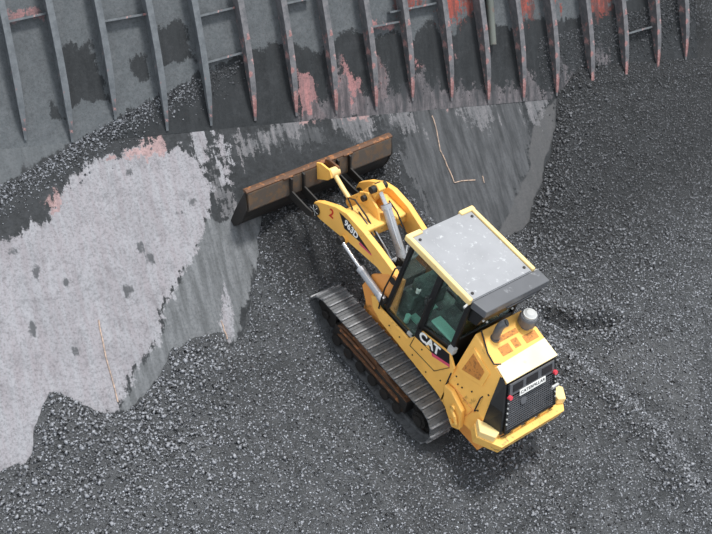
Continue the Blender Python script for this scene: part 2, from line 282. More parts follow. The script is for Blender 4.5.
# ---------------------------------------------------------------- setting: two steel planes and the coal
def sheet(name, u0, u1, v0, v1, step, VV, NN, mat, layers, seed, thick=0.05):
    nx = int((u1 - u0) / step) + 1; ny = int((v1 - v0) / step) + 1
    u, v = np.meshgrid(np.linspace(u0, u1, nx), np.linspace(v0, v1, ny), indexing='ij')
    h = 0.012 * vnoise(u, v, seed, 3, 0.5)
    P = PA + u[..., None] * PU + v[..., None] * VV + h[..., None] * NN; P[..., 2] += DZ
    wu = u + 0.10 * vnoise(u, v, seed + 5, 3, 1.6); wv = v + 0.16 * vnoise(u, v, seed + 9, 3, 1.6)
    at = {k: np.clip(sdfs(wu, wv, p), -0.6, 0.6) for k, p in layers.items()}
    return grid_mesh(name, P, nx, ny, mat, at, np.stack([u, v, np.zeros_like(u)], -1))

plate_layers = {k: PLATE[k] for k in ('hull', 'grey', 'sheet', 'mid', 'patch', 'light', 'pink')}
plate_layers['spot'] = [[(x + 0.09 * math.cos(a) * (0.6 + 0.5 * rnd.random()), y + 0.11 * math.sin(a) * (0.6 + 0.6 * rnd.random())) for a in [k * math.pi / 4 for k in range(8)]] for x, y in SPOT]
M_plate = plate_mat('dusty_steel_slope', (31, 34, 37), (50, 53, 57), [('hull', (84, 89, 93), (94, 98, 102), 0.5, 0.95), 
    ('grey', (60, 62, 65), (104, 106, 110), 1.5, 0.55), ('sheet', (84, 84, 86), (76, 77, 79), 0.10, 0.95), ('mid', (90, 93, 96), (118, 121, 125), 0.7, 0.95),
    ('patch', (92, 94, 98), (130, 128, 132), 2.0, 0.75), ('light', (134, 136, 143), (154, 154, 160), 1.0, 1.0), ('light', (166, 148, 150), (142, 144, 150), 1.0, 0.25), ('pink', (186, 152, 150), (150, 122, 122), 1.2, 0.8), ('spot', (84, 86, 90), (70, 72, 76), 0.5, 0.9)], (7, 0.9, 1))
plate = sheet('wall_slope', -6.5, 15.8, -6.6, 0.0, 0.05, PV, PN, M_plate, plate_layers, 3)
tag(plate, 'pale grey scraped steel slope below the ribs, smeared with coal dust', kind='structure')

M_wall = plate_mat('painted_hold_side', (90, 95, 99), (103, 107, 111), [
    ('grey', (112, 106, 110), (138, 130, 134), 0.6, 0.9), ('dark', (30, 33, 36), (44, 47, 50), 0.8, 0.95),
    ('pink', (188, 134, 134), (140, 112, 114), 1.0, 0.85), ('greyb', (124, 118, 122), (60, 62, 66), 1.9, 0.9), ('red', (190, 84, 66), (92, 62, 60), 2.2, 0.9)], (5, 0.8, 1))
wl = dict(WALL); wl['greyb'] = wl['grey']
wall = sheet('wall_back', -6.5, 15.8, -0.005, 4.6, 0.05, WV, WN, M_wall, wl, 30)
tag(wall, 'ribbed steel side of the hold, grey with coal dust and red rust patches', kind='structure')

def rib_mat(name, a, b, pinkamt):
    m = N(name); v = m.coord(); sep = m.n('ShaderNodeSeparateXYZ'); m.l(v, sep.inputs[0])
    f = m.noise(6, 6, 0.7, v)
    c = m.mix(m.ramp(f, 0.4, 0.65), lin(a), lin(b))
    up = m.n('ShaderNodeMapRange'); up.inputs[1].default_value = 0.1; up.inputs[2].default_value = 2.6; up.inputs[3].default_value = pinkamt; up.inputs[4].default_value = pinkamt - 0.13
    m.l(sep.outputs[1], up.inputs[0])
    k = m.ramp(m.math('ADD', m.math('ADD', m.noise(4, 5, 0.7, v), up.outputs[0]), -1.0), -0.03, 0.05)
    c = m.mix(m.math('MULTIPLY', k, 0.85), c, m.mix(m.ramp(m.noise(12, 3, 0.5, v), 0.4, 0.6), lin((184, 142, 140)), lin((150, 104, 102))))
    m.bump(f, 0.008, 0.6); return m.col(c, 0.65)
M_ribA = rib_mat('rib_grey', (104, 109, 114), (86, 91, 96), 0.38)
M_ribB = rib_mat('rib_grey_pink', (112, 111, 115), (86, 88, 92), 0.49)
WM = Matrix([[PU[0], WV[0], WN[0], 0], [PU[1], WV[1], WN[1], 0], [PU[2], WV[2], WN[2], 0], [0, 0, 0, 1]])
def wall_pt(u, v, n=0.0):
    p = PA + u * PU + v * WV + n * WN; return Vector((p[0], p[1], p[2] + DZ))
def rib(u, v, m):
    b = MB(); L = 4.3 - v; W = 0.062; T = 0.012
    prof = [(0.0, 0.012), (0.10, 0.04), (0.3, 0.10), (0.6, 0.17), (1.0, 0.235), (1.5, 0.28), (2.1, 0.30), (L, 0.30)]
    poly = [(0, -0.03)] + prof + [(L, -0.03)]
    b.yz([(y, z) for y, z in poly], -T, T)                    # web
    n = len(prof); vv = []; ff = []                           # flange follows the web's edge, narrow at the foot
    for y, z in prof:
        ww = W * min(1.0, 0.35 + y * 0.9)
        vv += [(-ww, y, z), (ww, y, z), (ww, y, z + 0.022), (-ww, y, z + 0.022)]
    for i in range(n - 1):
        for k in range(4): ff.append((i * 4 + k, i * 4 + (k + 1) % 4, i * 4 + 4 + (k + 1) % 4, i * 4 + 4 + k))
    ff += [(3, 2, 1, 0), tuple((n - 1) * 4 + k for k in range(4))]
    b.add(vv, ff)
    o = b.build('rib', m, wall, smooth=False)
    R = WM.copy(); R = R @ Matrix.Rotation(math.asin(0.10), 4, 'Z')
    R.translation = wall_pt(u, v, 0.0); o.matrix_local = R
    return o
for i, (u, v) in enumerate(RIBS):
    rib(u, v, M_ribA if i < 5 else M_ribB)
rib(-2.0, 0.1, M_ribA)
for i, ((u0, v0), (u1, v1)) in enumerate(STR):
    b = MB(); a = wall_pt(u0, v0); e = wall_pt(u1, v1); d = (e - a)
    L = d.length + 0.16; b.box((-0.08, -0.012, -0.02), (L - 0.08, 0.012, 0.12)); b.box((-0.08, -0.02, 0.12), (L - 0.08, 0.02, 0.135))
    o = b.build('stringer', M_ribA, wall); R = WM.copy() @ Matrix.Rotation(math.atan2(v1 - v0, u1 - u0), 4, 'Z'); R.translation = a; o.matrix_local = R
b = MB(); b.cyl(wall_pt(PIPE[0][0] - 0.05, 3.6, 0.1), wall_pt(PIPE[1][0], PIPE[1][1], 0.1), 0.085, 16)
b.box((-0.01, -0.01, -0.01), (0.01, 0.01, 0.01), Matrix.Translation(wall_pt(PIPE[1][0], PIPE[1][1], 0.05)))
b.build('pipe', M_ribpipe, wall, smooth=True)
M_scr = paint('raw_scratch', lin((190, 165, 148)), lin((120, 112, 108)), 0.45, 0.7, 12)
for line in SCR:                                              # weld beads laid bare on the slope
    pts = []
    for (u0, v0), (u1, v1) in zip(line[:-1], line[1:]):
        for t in (0, 0.33, 0.66):
            p = PA + (u0 + (u1 - u0) * t + rnd.uniform(-.012, .012)) * PU + (v0 + (v1 - v0) * t) * PV + 0.008 * PN; pts.append((p[0], p[1], p[2] + DZ))
    p = PA + line[-1][0] * PU + line[-1][1] * PV + 0.008 * PN; pts.append((p[0], p[1], p[2] + DZ))
    MB().tube(pts, 0.013, 6).build('weld_bead', M_scr, plate)

# coal ground
PK = float(PN @ PA)
def plate_z(x, y): return (PK - PN[0] * x - PN[1] * y) / PN[2]
def wall_z(x, y):  return (float(WN @ PA) - WN[0] * x - WN[1] * y) / WN[2]
def coal_z(x, y):
    g = -0.2 + 0.05 * vnoise(x, y, 5, 4, 0.45) + 0.035 * vnoise(x, y, 77, 3, 1.8, 0.6) + 0.016 * vnoise(x, y, 55, 2, 7.0, 0.7)
    near = np.exp(-((x / 2.0) ** 2 + (y / 2.9) ** 4)); g = g * (1 - near) + near * (-0.2 + 0.015 * vnoise(x, y, 6, 3, 5))
    gauss = lambda pts, wd, hgt: hgt * np.exp(-(segd(x, y, pts) / wd) ** 2)
    g = g + gauss(GPTS['ridge'], 0.30, 0.20) + gauss([(p[0] + .55, p[1] - .1) for p in GPTS['ridge']], 0.25, -0.10) + gauss([(p[0] - .1, p[1] - .55) for p in GPTS['trench']], 0.18, -0.05)
    g = g - gauss(GPTS['trench'], 0.13, 0.26) + gauss([(p[0] + .1, p[1] + .25) for p in GPTS['trench']], 0.22, 0.12)
    g = g + gauss(GPTS['furrow'], 0.16, 0.07) + gauss(GPTS['fur2'], 0.2, 0.06) + gauss(GPTS['ridgeL'], 0.4, 0.12)
    g = g + gauss([(p[0] + .35, p[1]) for p in GPTS['furrow']], 0.15, -0.06)
    zp = plate_z(x, y); zw = wall_z(x, y); zs = np.maximum(zp, zw)
    wx = x + 0.12 * vnoise(x, y, 21, 3, 2.2, 0.65); wy = y + 0.12 * vnoise(x, y, 23, 3, 2.2, 0.65)
    d = -sdf(wx, wy, EXPOSED)                                # > 0 where coal lies on the slope
    t = np.where(d > 0, 0.55 * (1 - np.exp(-d / 0.8)), np.maximum(d * 0.9, -0.25))
    lim = np.where(x > 5, 0.22, 0.35)
    t = np.minimum(t, lim)
    bx = np.exp(-(segd(x, y, [(-0.7, 3.55), (1.9, 3.75)]) / 0.45) ** 2) * 0.10
    t = t + bx * (d > 0)
    # on the right the heap climbs up to the feet of the ribs, then the side is bare
    climb = np.where(zw > zp, -np.clip((zw - zp) * 1.0 - 0.04, -1, 1.2), 0.0)
    t = t + np.where(x < 6, np.minimum(climb, 0), np.minimum(climb * 0.9, 0))
    t = t + 0.02 * vnoise(x, y, 57, 3, 5.0, 0.7)
    on = zs + t
    k = 0.06; z = np.where(d > -0.05, np.maximum(g, on) + 0.0, np.where(zs > g, np.minimum(zs - 0.05, on), g))
    return z, g
XY0 = (-9.6, -7.6); XY1 = (17.0, 9.2); ST = 0.055
nx = int((XY1[0] - XY0[0]) / ST); ny = int((XY1[1] - XY0[1]) / ST)
X, Y = np.meshgrid(np.linspace(XY0[0], XY1[0], nx), np.linspace(XY0[1], XY1[1], ny), indexing='ij')
Z, G = coal_z(X, Y)
# keep the ground from poking past the steel behind
behind = Y > 9.0
pads = [GPTS['pad'], [(0.45, -2.1), (0.75, -2.35), (0.55, -3.0), (0.15, -2.7)], [(0.55, -3.9), (1.2, -3.9), (0.9, -4.8), (0.2, -4.6)], [(-5.2, 1.0), (-4.2, 1.2), (-4.6, 0.2)]]
pw = 0.25 * vnoise(X, Y, 91, 3, 1.2)
pale_zone = np.clip(sdfs(X + pw, Y + pw, pads) / 0.25 + 0.5, 0, 1) + np.clip((0.9 - (X * 0.52 + Y * 0.0 + 3.2) / 3.0), 0, 1) * 0.6  # packed pads are paler; the bed also lightens towards the left
dark_zone = np.clip((Y + 1.2) / 2.5, 0, 1) * np.clip((X - 3.2) / 1.5, 0, 1) + np.clip(sdf(X, Y, [(-1.9, 2.2), (2.2, 2.2), (2.6, 4.3), (-1.6, 4.3)]) / 0.4, 0, 1)  # darker on the right heap and between loader and bucket
floor = grid_mesh('floor', np.stack([X, Y, Z + DZ], -1), nx, ny, M_coal, {'pale_zone': np.clip(pale_zone, 0, 1), 'dark_zone': np.clip(dark_zone, 0, 1)})
tag(floor, 'dark grey crushed coal filling the bottom of the hold', kind='structure')

# lumps: many thousands, nobody could count them
def lumps(name, n, smin, smax, mat, label, seed, where=None, power=3.0):
    r = np.random.default_rng(seed)
    x = r.uniform(-9.2, 16.5, n * 6); y = r.uniform(-7.4, 8.6, n * 6)
    # keep only what the hold shows: the ground footprint in front of the slope
    keep = (y > -0.95 * (x + 8.6) * 0.72 - 0.2) | (x > 3)
    keep &= (y > -6.6 + (x - 2) * 0.72)
    x = x[keep]; y = y[keep]
    z, g = coal_z(x, y); top = np.maximum(plate_z(x, y), wall_z(x, y)); k = (z > top + 0.01) 
    k &= ~((np.abs(np.abs(x) - 0.96) < 0.30) & (np.abs(y - 0.4) < 1.9))
    if where is not None: k &= where(x, y, r)
    x, y, z = x[k][:n], y[k][:n], z[k][:n]; n = len(x)
    s = smin + (smax - smin) * r.random(n) ** power
    ico = np.array([(1, 0, 0), (-1, 0, 0), (0, 1, 0), (0, -1, 0), (0, 0, 1), (0, 0, -1)], float)
    fc = np.array([(0, 2, 4), (2, 1, 4), (1, 3, 4), (3, 0, 4), (2, 0, 5), (1, 2, 5), (3, 1, 5), (0, 3, 5)])
    V = ico[None] * (0.65 + 0.7 * r.random((n, 6, 1))) + 0.25 * (r.random((n, 6, 3)) - 0.5)
    th = r.random(n) * 6.28; ph = r.random(n) * 6.28; c, sn = np.cos(th), np.sin(th); c2, s2 = np.cos(ph), np.sin(ph)
    Vx = V[..., 0] * c[:, None] - V[..., 1] * sn[:, None]; Vy = V[..., 0] * sn[:, None] + V[..., 1] * c[:, None]; Vz = V[..., 2] * 0.8
    Vy, Vz = Vy * c2[:, None] - Vz * s2[:, None], Vy * s2[:, None] + Vz * c2[:, None]
    V = np.stack([Vx, Vy, Vz], -1) * s[:, None, None] + np.stack([x, y, z + DZ + s * 0.25], -1)[:, None]
    F = (fc[None] + (np.arange(n) * 6)[:, None, None]).reshape(-1)
    me = bpy.data.meshes.new(name); me.vertices.add(n * 6); me.vertices.foreach_set('co', V.reshape(-1)); nf = n * 8
    me.loops.add(nf * 3); me.loops.foreach_set('vertex_index', F.astype(np.int32)); me.polygons.add(nf); me.polygons.foreach_set('loop_start', np.arange(0, nf * 3, 3, dtype=np.int32))
    me.update(calc_edges=True); me.materials.append(mat)
    o = bpy.data.objects.new(name, me); C.objects.link(o); o.parent = floor; return tag(o, label, kind='stuff')
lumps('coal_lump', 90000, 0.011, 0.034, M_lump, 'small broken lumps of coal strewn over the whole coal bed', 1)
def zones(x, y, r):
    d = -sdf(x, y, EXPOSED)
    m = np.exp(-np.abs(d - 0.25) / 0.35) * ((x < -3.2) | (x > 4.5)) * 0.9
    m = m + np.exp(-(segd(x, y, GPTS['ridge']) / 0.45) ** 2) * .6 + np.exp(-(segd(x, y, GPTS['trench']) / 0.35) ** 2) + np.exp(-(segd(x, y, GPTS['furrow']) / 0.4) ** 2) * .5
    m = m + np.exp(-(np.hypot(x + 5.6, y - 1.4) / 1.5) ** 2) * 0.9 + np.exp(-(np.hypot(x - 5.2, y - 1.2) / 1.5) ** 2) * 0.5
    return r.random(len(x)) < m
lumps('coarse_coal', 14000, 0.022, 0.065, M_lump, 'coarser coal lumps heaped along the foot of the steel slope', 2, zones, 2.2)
lumps('painted_glint', 14000, 0.006, 0.022, M_speck, 'scattered pale specks painted as glints on the dark coal', 3)

def wall_lumps(name, n, seed, L, spread, label):                                     # coal caught on the ledge at the left ribs
    r = np.random.default_rng(seed)
    ico = np.array([(1, 0, 0), (-1, 0, 0), (0, 1, 0), (0, -1, 0), (0, 0, 1), (0, 0, -1)], float)
    fc = [(0, 2, 4), (2, 1, 4), (1, 3, 4), (3, 0, 4), (2, 0, 5), (1, 2, 5), (3, 1, 5), (0, 3, 5)]; V = []; F = []
    for i in range(n):
        k = r.integers(0, len(L) - 1); t = r.random(); u = L[k][0] + (L[k + 1][0] - L[k][0]) * t; v = L[k][1] + (L[k + 1][1] - L[k][1]) * t
        v -= abs(r.normal(0, spread)) - 0.05; u += r.normal(0, .06); s = 0.006 + 0.022 * r.random() ** 2.5
        VV, NN = (WV, WN) if v > 0 else (PV, PN)
        p = PA + u * PU + v * VV + s * 0.3 * NN + np.array([0, 0, DZ]); o = len(V)
        V += [tuple(p + q * s * (0.7 + 0.6 * r.random())) for q in ico]; F += [tuple(a + o for a in f) for f in fc]
    me = bpy.data.meshes.new(name); me.from_pydata(V, [], F); me.materials.append(M_lump)
    o = bpy.data.objects.new(name, me); C.objects.link(o); o.parent = wall; tag(o, label, kind='stuff')
wall_lumps('ledge_coal', 3600, 9, LEDGE, 0.24, 'thin line of coal crumbs caught on the steel between the left ribs')
wall_lumps('clinging_coal', 6000, 12, CLING, 0.75, 'coal crumbs clinging between the ribs at the right')

# ---------------------------------------------------------------- the track loader
ldr = bpy.data.objects.new('track_loader', None); C.objects.link(ldr); ldr.empty_display_size = 0.5
tag(ldr, 'yellow tracked loader with enclosed grey-roofed cab pushing its wide rusty bucket up the coal', 'loader')
class PB(MB):                                                # machine geometry is written with the track sole at z = -0.2
    def build(s, name, mats, parent=ldr, **kw):
        if parent is ldr: s.v = [(x, y, z + DZ) for x, y, z in s.v]
        return MB.build(s, name, mats, parent, **kw)
def sub(b, name, mats, parent, **kw):
    b.v = [(x, y, z + DZ) for x, y, z in b.v]; return MB.build(b, name, mats, parent, **kw)

# --- undercarriage
R_ = 0.40; YF, YR, ZC = 1.84, -0.97, 0.20
def belt(t):
    """t in metres along the belt -> (y, z, angle of outward normal)"""
    Ls = YF - YR; Lc = math.pi * R_; tot = 2 * (Ls + Lc); t %= tot
    if t < Ls: return YR + t, ZC + R_, math.pi / 2
    t -= Ls
    if t < Lc: a = math.pi / 2 - t / R_; return YF + R_ * math.cos(a), ZC + R_ * math.sin(a), a
    t -= Lc
    if t < Ls: return YF - t, ZC - R_, -math.pi / 2
    t -= Ls; a = -math.pi / 2 - t / R_; return YR + R_ * math.cos(a), ZC + R_ * math.sin(a), a
BL = 2 * ((YF - YR) + math.pi * R_); NS = 42; PITCH = BL / NS
sb = MB(); hw = 0.285
sb.box((-hw, -PITCH * 0.47, -0.02), (hw, PITCH * 0.49, 0.0))
sb.cur = 1; sb.prism([(-PITCH * 0.47, 0.0), (-PITCH * 0.47, 0.03), (-PITCH * 0.33, 0.03), (-PITCH * 0.30, 0.0)], 0, 0, -hw, hw)
sb.cur = 0; sb.box((-hw, PITCH * 0.15, 0.0), (hw, PITCH * 0.22, 0.012))
sb.box((-0.13, -PITCH * 0.5, -0.09), (-0.08, PITCH * 0.5, -0.02)); sb.box((0.08, -PITCH * 0.5, -0.09), (0.13, PITCH * 0.5, -0.02))
sb.cyl((-0.2, -PITCH * .2, 0.004), (-0.2, -PITCH * .2, 0.014), 0.016, 6); sb.cyl((0.2, -PITCH * .2, 0.004), (0.2, -PITCH * .2, 0.014), 0.016, 6)
shoe_me = sb.mesh('track_shoe', [M_shoe, M_grouser])
for side in (-1, 1):
    xc = side * 0.965
    f = PB(); f.box((xc - 0.20, YR + 0.35, -0.02), (xc + 0.20, YF - 0.30, 0.26)); f.cur = 1
    f.prism([(YR + 0.38, 0.26), (YF - 0.35, 0.26), (YF - 0.45, 0.36), (1.1, 0.37), (0.95, 0.45), (0.45, 0.46), (0.3, 0.38), (0.1, 0.42), (-0.1, 0.33), (YR + 0.45, 0.30)], 0, 0, xc - 0.19, xc + 0.16)
    f.cur = 0
    fr = f.build('track_assembly', [M_dark, M_rustor], bevel=0.012, label='long steel crawler track with undercarriage frame')
    for k in range(NS):
        y, z, a = belt(k * PITCH + PITCH * 0.3)
        Mx = Matrix.Translation((xc, y, z + DZ)) @ Matrix.Rotation(a - math.pi / 2, 4, 'X')
        inst('track_shoe', shoe_me, fr, Mx)
    s = PB(); n = 25; poly = []
    for k in range(n * 2):
        a = math.pi * k / n; r = 0.34 if k % 2 else 0.29; poly.append((YR + r * math.cos(a), ZC + r * math.sin(a)))
    s.yz(poly, xc - 0.035, xc + 0.035); s.cyl((xc - 0.20, YR, ZC), (xc + 0.17, YR, ZC), 0.17, 20); s.cyl((xc - 0.235, YR, ZC), (xc - 0.20, YR, ZC), 0.10, 16)
    for k in range(8):
        a = k * math.pi / 4; s.cyl((xc - 0.215, YR + .135 * math.cos(a), ZC + .135 * math.sin(a)), (xc - 0.2, YR + .135 * math.cos(a), ZC + .135 * math.sin(a)), 0.016, 6)
    sub(s, 'drive_sprocket', M_dark, fr)
    s = PB(); s.cyl((xc - 0.05, YF, ZC), (xc + 0.05, YF, ZC), 0.31, 26); s.cyl((xc - 0.14, YF, ZC), (xc + 0.14, YF, ZC), 0.27, 26); s.cyl((xc - 0.2, YF, ZC), (xc + 0.2, YF, ZC), 0.09, 14)
    sub(s, 'idler_wheel', M_dark, fr, bevel=0.01)
    for k in range(6):
        y = YR + 0.52 + k * (YF - YR - 1.0) / 5
        s = PB(); s.cyl((xc - 0.15, y, -0.0), (xc + 0.15, y, -0.0), 0.10, 16); s.cyl((xc - 0.25, y, -.02), (xc - 0.15, y, -.02), 0.115, 16); s.cyl((xc + 0.15, y, 0), (xc + 0.18, y, 0), 0.12, 16)
        sub(s, 'track_roller', M_dark, fr)
    for y in (0.1, 0.95):
        s = PB(); s.cyl((xc - 0.12, y, 0.44), (xc + 0.12, y, 0.44), 0.07, 14); sub(s, 'carrier_roller', M_dark, fr)
    s = PB(); s.prism([(-0.45, 0.12), (1.40, 0.12), (1.30, 0.20), (-0.35, 0.20)], 0, 0, xc - 0.225, xc - 0.20)
    s.tube([(xc - 0.22, 1.35, 0.30), (xc - 0.23, 1.05, 0.34), (xc - 0.22, 0.7, 0.31), (xc - 0.22, 0.3, 0.30)], 0.03, 8)
    sub(s, 'track_guard', M_rustor, fr)

# --- chassis between the tracks
b = PB(); b.box((-0.60, -2.0, 0.12), (0.60, 1.45, 0.85)); b.build('chassis', M_orange, bevel=0.02)
for yy, zz, rr in ((-0.97, 0.2, 0.12), (0.9, 0.15, 0.09)):
    b = PB(); b.cyl((-1.1, yy, zz), (1.1, yy, zz), rr); b.build('axle', M_dark)
# loader tower plates in front of the cab
for sx in (-1, 1):
    b = PB(); b.yz([(1.60, 1.02), (1.46, 1.46), (1.12, 1.80), (0.72, 2.02), (0.66, 0.75), (1.38, 0.72)], sx * 0.62 - 0.03, sx * 0.62 + 0.03)
    b.cyl((sx * 0.66, 0.92, 1.84), (sx * 0.52, 0.92, 1.84), 0.10); b.build('loader_tower', M_orange, bevel=0.008)
b = PB(); b.box((-0.60, 1.28, 0.75), (0.60, 1.42, 1.15)); b.box((-0.60, 0.72, 0.85), (0.60, 1.4, 0.9)); b.build('tower_crossplate', M_orange, bevel=0.01)

# --- cab platform and side panel
for sx in (-1, 1):
    b = PB(); poly = [(1.10, 0.98), (1.22, 1.20), (1.05, 1.30), (0.95, 1.13), (0.12, 1.12), (-0.02, 1.34), (-0.10, 1.56), (-0.82, 1.72), (-1.02, 1.52), (-1.05, 0.60), (-0.85, 0.66), (0.85, 0.86)]
    b.yz(poly, sx * 0.74 - 0.05, sx * 0.74 + 0.0) if sx < 0 else b.yz(poly, sx * 0.74, sx * 0.74 + 0.05)
    pn = b.build('side_panel', M_yel, bevel=0.012)
    g = PB(); xs = sx * 0.795 if sx < 0 else 0.79
    g.tube([(xs, 0.02, 1.04), (xs, -0.66, 1.06), (xs, -0.92, 1.45)], 0.007, 5); g.tube([(xs, 0.02, 1.04), (xs, -0.01, 1.30)], 0.007, 5)
    sub(g, 'panel_seam', M_black, pn)
    for (yy, zz) in ((0.30, 0.98), (0.60, 0.99), (-0.25, 1.22), (-0.5, 0.85), (-0.85, 1.0), (-0.1, 0.9)):
        g = PB(); g.cyl((xs - 0.006, yy, zz), (xs + 0.006, yy, zz), 0.016, 8); sub(g, 'bolt', M_dark, pn)
b = PB(); b.box((-0.70, -0.98, 0.80), (0.70, 1.05, 1.11)); b.build('cab_floor', M_seat)
# black decal with letters on the left side panel
XS = -0.795
b = PB(); b.yz([(-0.06, 1.56), (-0.82, 1.71), (-0.90, 1.52), (-0.46, 1.37), (0.0, 1.33)], XS, XS + 0.006); dec = b.build('side_decal', M_decal, label='black decal with white CAT letters and a magenta edge')
b = PB(); b.yz([(-0.46, 1.37), (-0.90, 1.52), (-0.92, 1.46), (-0.50, 1.31)], XS, XS + 0.006); sub(b, 'stripe', M_magenta, dec)

def text_obj(txt, name, mat, size, M, parent, offset=0.03, sx=1.0, shear=0.0, spacing=1.0):
    cu = bpy.data.curves.new(name, 'FONT'); cu.body = txt; cu.size = 1.0; cu.extrude = 0.02; cu.offset = offset; cu.shear = shear; cu.space_character = spacing
    cu.align_x = 'CENTER'; cu.align_y = 'CENTER'; cu.resolution_u = 3
    tmp = bpy.data.objects.new(name, cu); C.objects.link(tmp); bpy.context.view_layer.update()
    me = bpy.data.meshes.new_from_object(tmp.evaluated_get(bpy.context.evaluated_depsgraph_get())); bpy.data.objects.remove(tmp)
    me.name = name; me.materials.clear(); me.materials.append(mat)
    o = bpy.data.objects.new(name, me); C.objects.link(o); o.parent = parent
    o.matrix_local = M @ Matrix.Diagonal((size * sx, size, size * 0.5, 1)); return o
def frame(origin, xd, yd):
    xd = Vector(xd).normalized(); yd = Vector(yd); yd = (yd - xd * yd.dot(xd)).normalized(); zd = xd.cross(yd)
    m = Matrix((( xd[0], yd[0], zd[0], origin[0]), (xd[1], yd[1], zd[1], origin[1]), (xd[2], yd[2], zd[2], origin[2] + DZ), (0, 0, 0, 1))); return m
text_obj('CAT', 'letters', M_white, 0.27, frame((XS - 0.004, -0.36, 1.51), (0, -1, 0.12), (0, 0.0, 1)), dec, 0.035, 1.0)
b = PB(); b.yz([(-0.30, 1.385), (-0.36, 1.47), (-0.42, 1.40)], XS - 0.012, XS - 0.008); sub(b, 'triangle', M_yel, dec)

# --- cab
cabm = PB()
def post(b, y0, z0, y1, z1, w_, sx, xx=0.72, d=0.07):
    x0 = sx * xx; x1 = sx * (xx - d)
    b.yz([(y0 - w_ / 2, z0), (y0 + w_ / 2, z0), (y1 + w_ / 2, z1), (y1 - w_ / 2, z1)], min(x0, x1), max(x0, x1))
for sx in (-1, 1):
    post(cabm, 0.86, 1.11, 0.74, 3.0, 0.09, sx); post(cabm, -0.0, 1.15, -0.03, 3.0, 0.13, sx); post(cabm, -0.76, 1.6, -0.76, 3.0, 0.10, sx)
    a0, a1 = sorted((sx * 0.72, sx * 0.65)); cabm.box((a0, -0.8, 2.90), (a1, 0.78, 3.02)); cabm.box((a0, 0.0, 1.08), (a1, 0.9, 1.17))
    cabm.yz([(-0.05, 1.55), (-0.8, 1.70), (-0.8, 1.80), (-0.05, 1.62)], a0, a1)
cabm.box((-0.7, 0.70, 2.9), (0.7, 0.77, 3.02)); cabm.box((-0.7, 0.83, 1.1), (0.7, 0.90, 1.5))
cabm.box((-0.70, -0.80, 1.1), (0.70, -0.74, 2.0)); cabm.box((-0.7, -0.80, 2.85), (0.7, -0.74, 3.02))
cab = cabm.build('cab_frame', M_black, bevel=0.012)
def side_glass(sx):
    x0, x1 = sorted((sx * 0.700, sx * 0.694))
    b = PB(); b.yz([(0.06, 1.17), (0.83, 1.17), (0.71, 2.9), (0.03, 2.9)], x0, x1); o = sub(b, 'door_window', M_glass, cab)
    b = PB(); b.yz([(-0.08, 1.62), (-0.71, 1.77), (-0.71, 2.9), (-0.09, 2.9)], x0, x1); sub(b, 'rear_side_window', M_glass, cab)
side_glass(-1); side_glass(1)
b = PB(); b.add([(-.65, .87, 1.5), (.65, .87, 1.5), (.65, .74, 2.9), (-.65, .74, 2.9), (-.65, .864, 1.5), (.65, .864, 1.5), (.65, .734, 2.9), (-.65, .734, 2.9)], [(0, 1, 2, 3), (7, 6, 5, 4), (0, 4, 5, 1), (1, 5, 6, 2), (2, 6, 7, 3), (3, 7, 4, 0)]); sub(b, 'windscreen', M_glass, cab)
b = PB(); b.box((-.65, -.775, 2.0), (.65, -.768, 2.85)); sub(b, 'rear_window', M_glass, cab)
b = PB(); b.tube([(-0.70, 0.88, 1.10), (-0.80, 0.95, 1.12), (-0.84, 0.93, 1.7), (-0.82, 0.86, 2.30), (-0.72, 0.80, 2.34)], 0.016, 8); sub(b, 'grab_rail', M_black, cab, smooth=True)
b = PB(); b.tube([(-0.73, 0.0, 1.5), (-0.79, -0.0, 1.55), (-0.79, -0.02, 2.3), (-0.73, -0.02, 2.35)], 0.014, 8); sub(b, 'grab_rail', M_dark, cab, smooth=True)
b = PB(); b.box((-0.74, 0.08, 1.14), (-0.72, 0.22, 1.18)); b.box((-0.76, 0.10, 1.20), (-0.72, 0.20, 1.235)); sub(b, 'door_handle', M_lightgrey, cab)
b = PB(); b.box((-0.77, -0.86, 1.70), (-0.66, -0.72, 1.84)); sub(b, 'hinge_block', M_lightgrey, cab, bevel=0.01)
# interior
b = PB(); b.box((-0.26, -0.42, 1.10), (0.26, 0.16, 1.50)); b.box((-0.26, -0.56, 1.45), (0.26, -0.40, 2.15)); b.box((-0.15, -0.55, 2.15), (0.15, -0.44, 2.36)); b.build('operator_seat', M_seat, bevel=0.04, smooth=True)
b = PB(); b.box((-0.62, -0.66, 1.1), (-0.33, 0.10, 1.74)); b.cur = 1; b.box((-0.62, -0.66, 1.74), (-0.40, -0.10, 1.79)); b.cur = 0; b.box((0.33, -0.66, 1.1), (0.62, 0.20, 1.70)); b.build('side_console', [M_seat, M_teal], bevel=0.015)
b = PB(); b.box((-0.45, 0.52, 1.1), (0.45, 0.78, 1.62)); b.yz([(0.45, 1.62), (0.78, 1.62), (0.78, 1.85)], -0.3, 0.3); b.build('dashboard', M_seat, bevel=0.02)
b = PB(); b.cyl((-0.48, 0.18, 1.6), (-0.48, 0.24, 1.86), 0.018); b.frus((-0.48, 0.24, 1.84), (-0.48, 0.25, 1.95), 0.04, 0.03); b.cyl((0.44, 0.18, 1.6), (0.44, 0.24, 1.86), 0.018); b.frus((0.44, 0.24, 1.84), (0.44, 0.25, 1.95), 0.04, 0.03); b.build('control_lever', M_black)
b = PB(); b.cyl((-0.30, 0.60, 1.64), (-0.30, 0.60, 1.72), 0.045); b.box((-0.2, 0.3, 1.11), (-0.08, 0.4, 1.2)); b.build('cup', M_white)
b = PB(); b.box((-0.42, 0.30, 1.11), (-0.28, 0.50, 1.16)); b.box((0.05, 0.40, 1.11), (0.19, 0.6, 1.16)); b.cyl((-0.55, 0.45, 1.12), (-0.55, 0.45, 1.3), 0.05); b.build('pedal', M_teal)
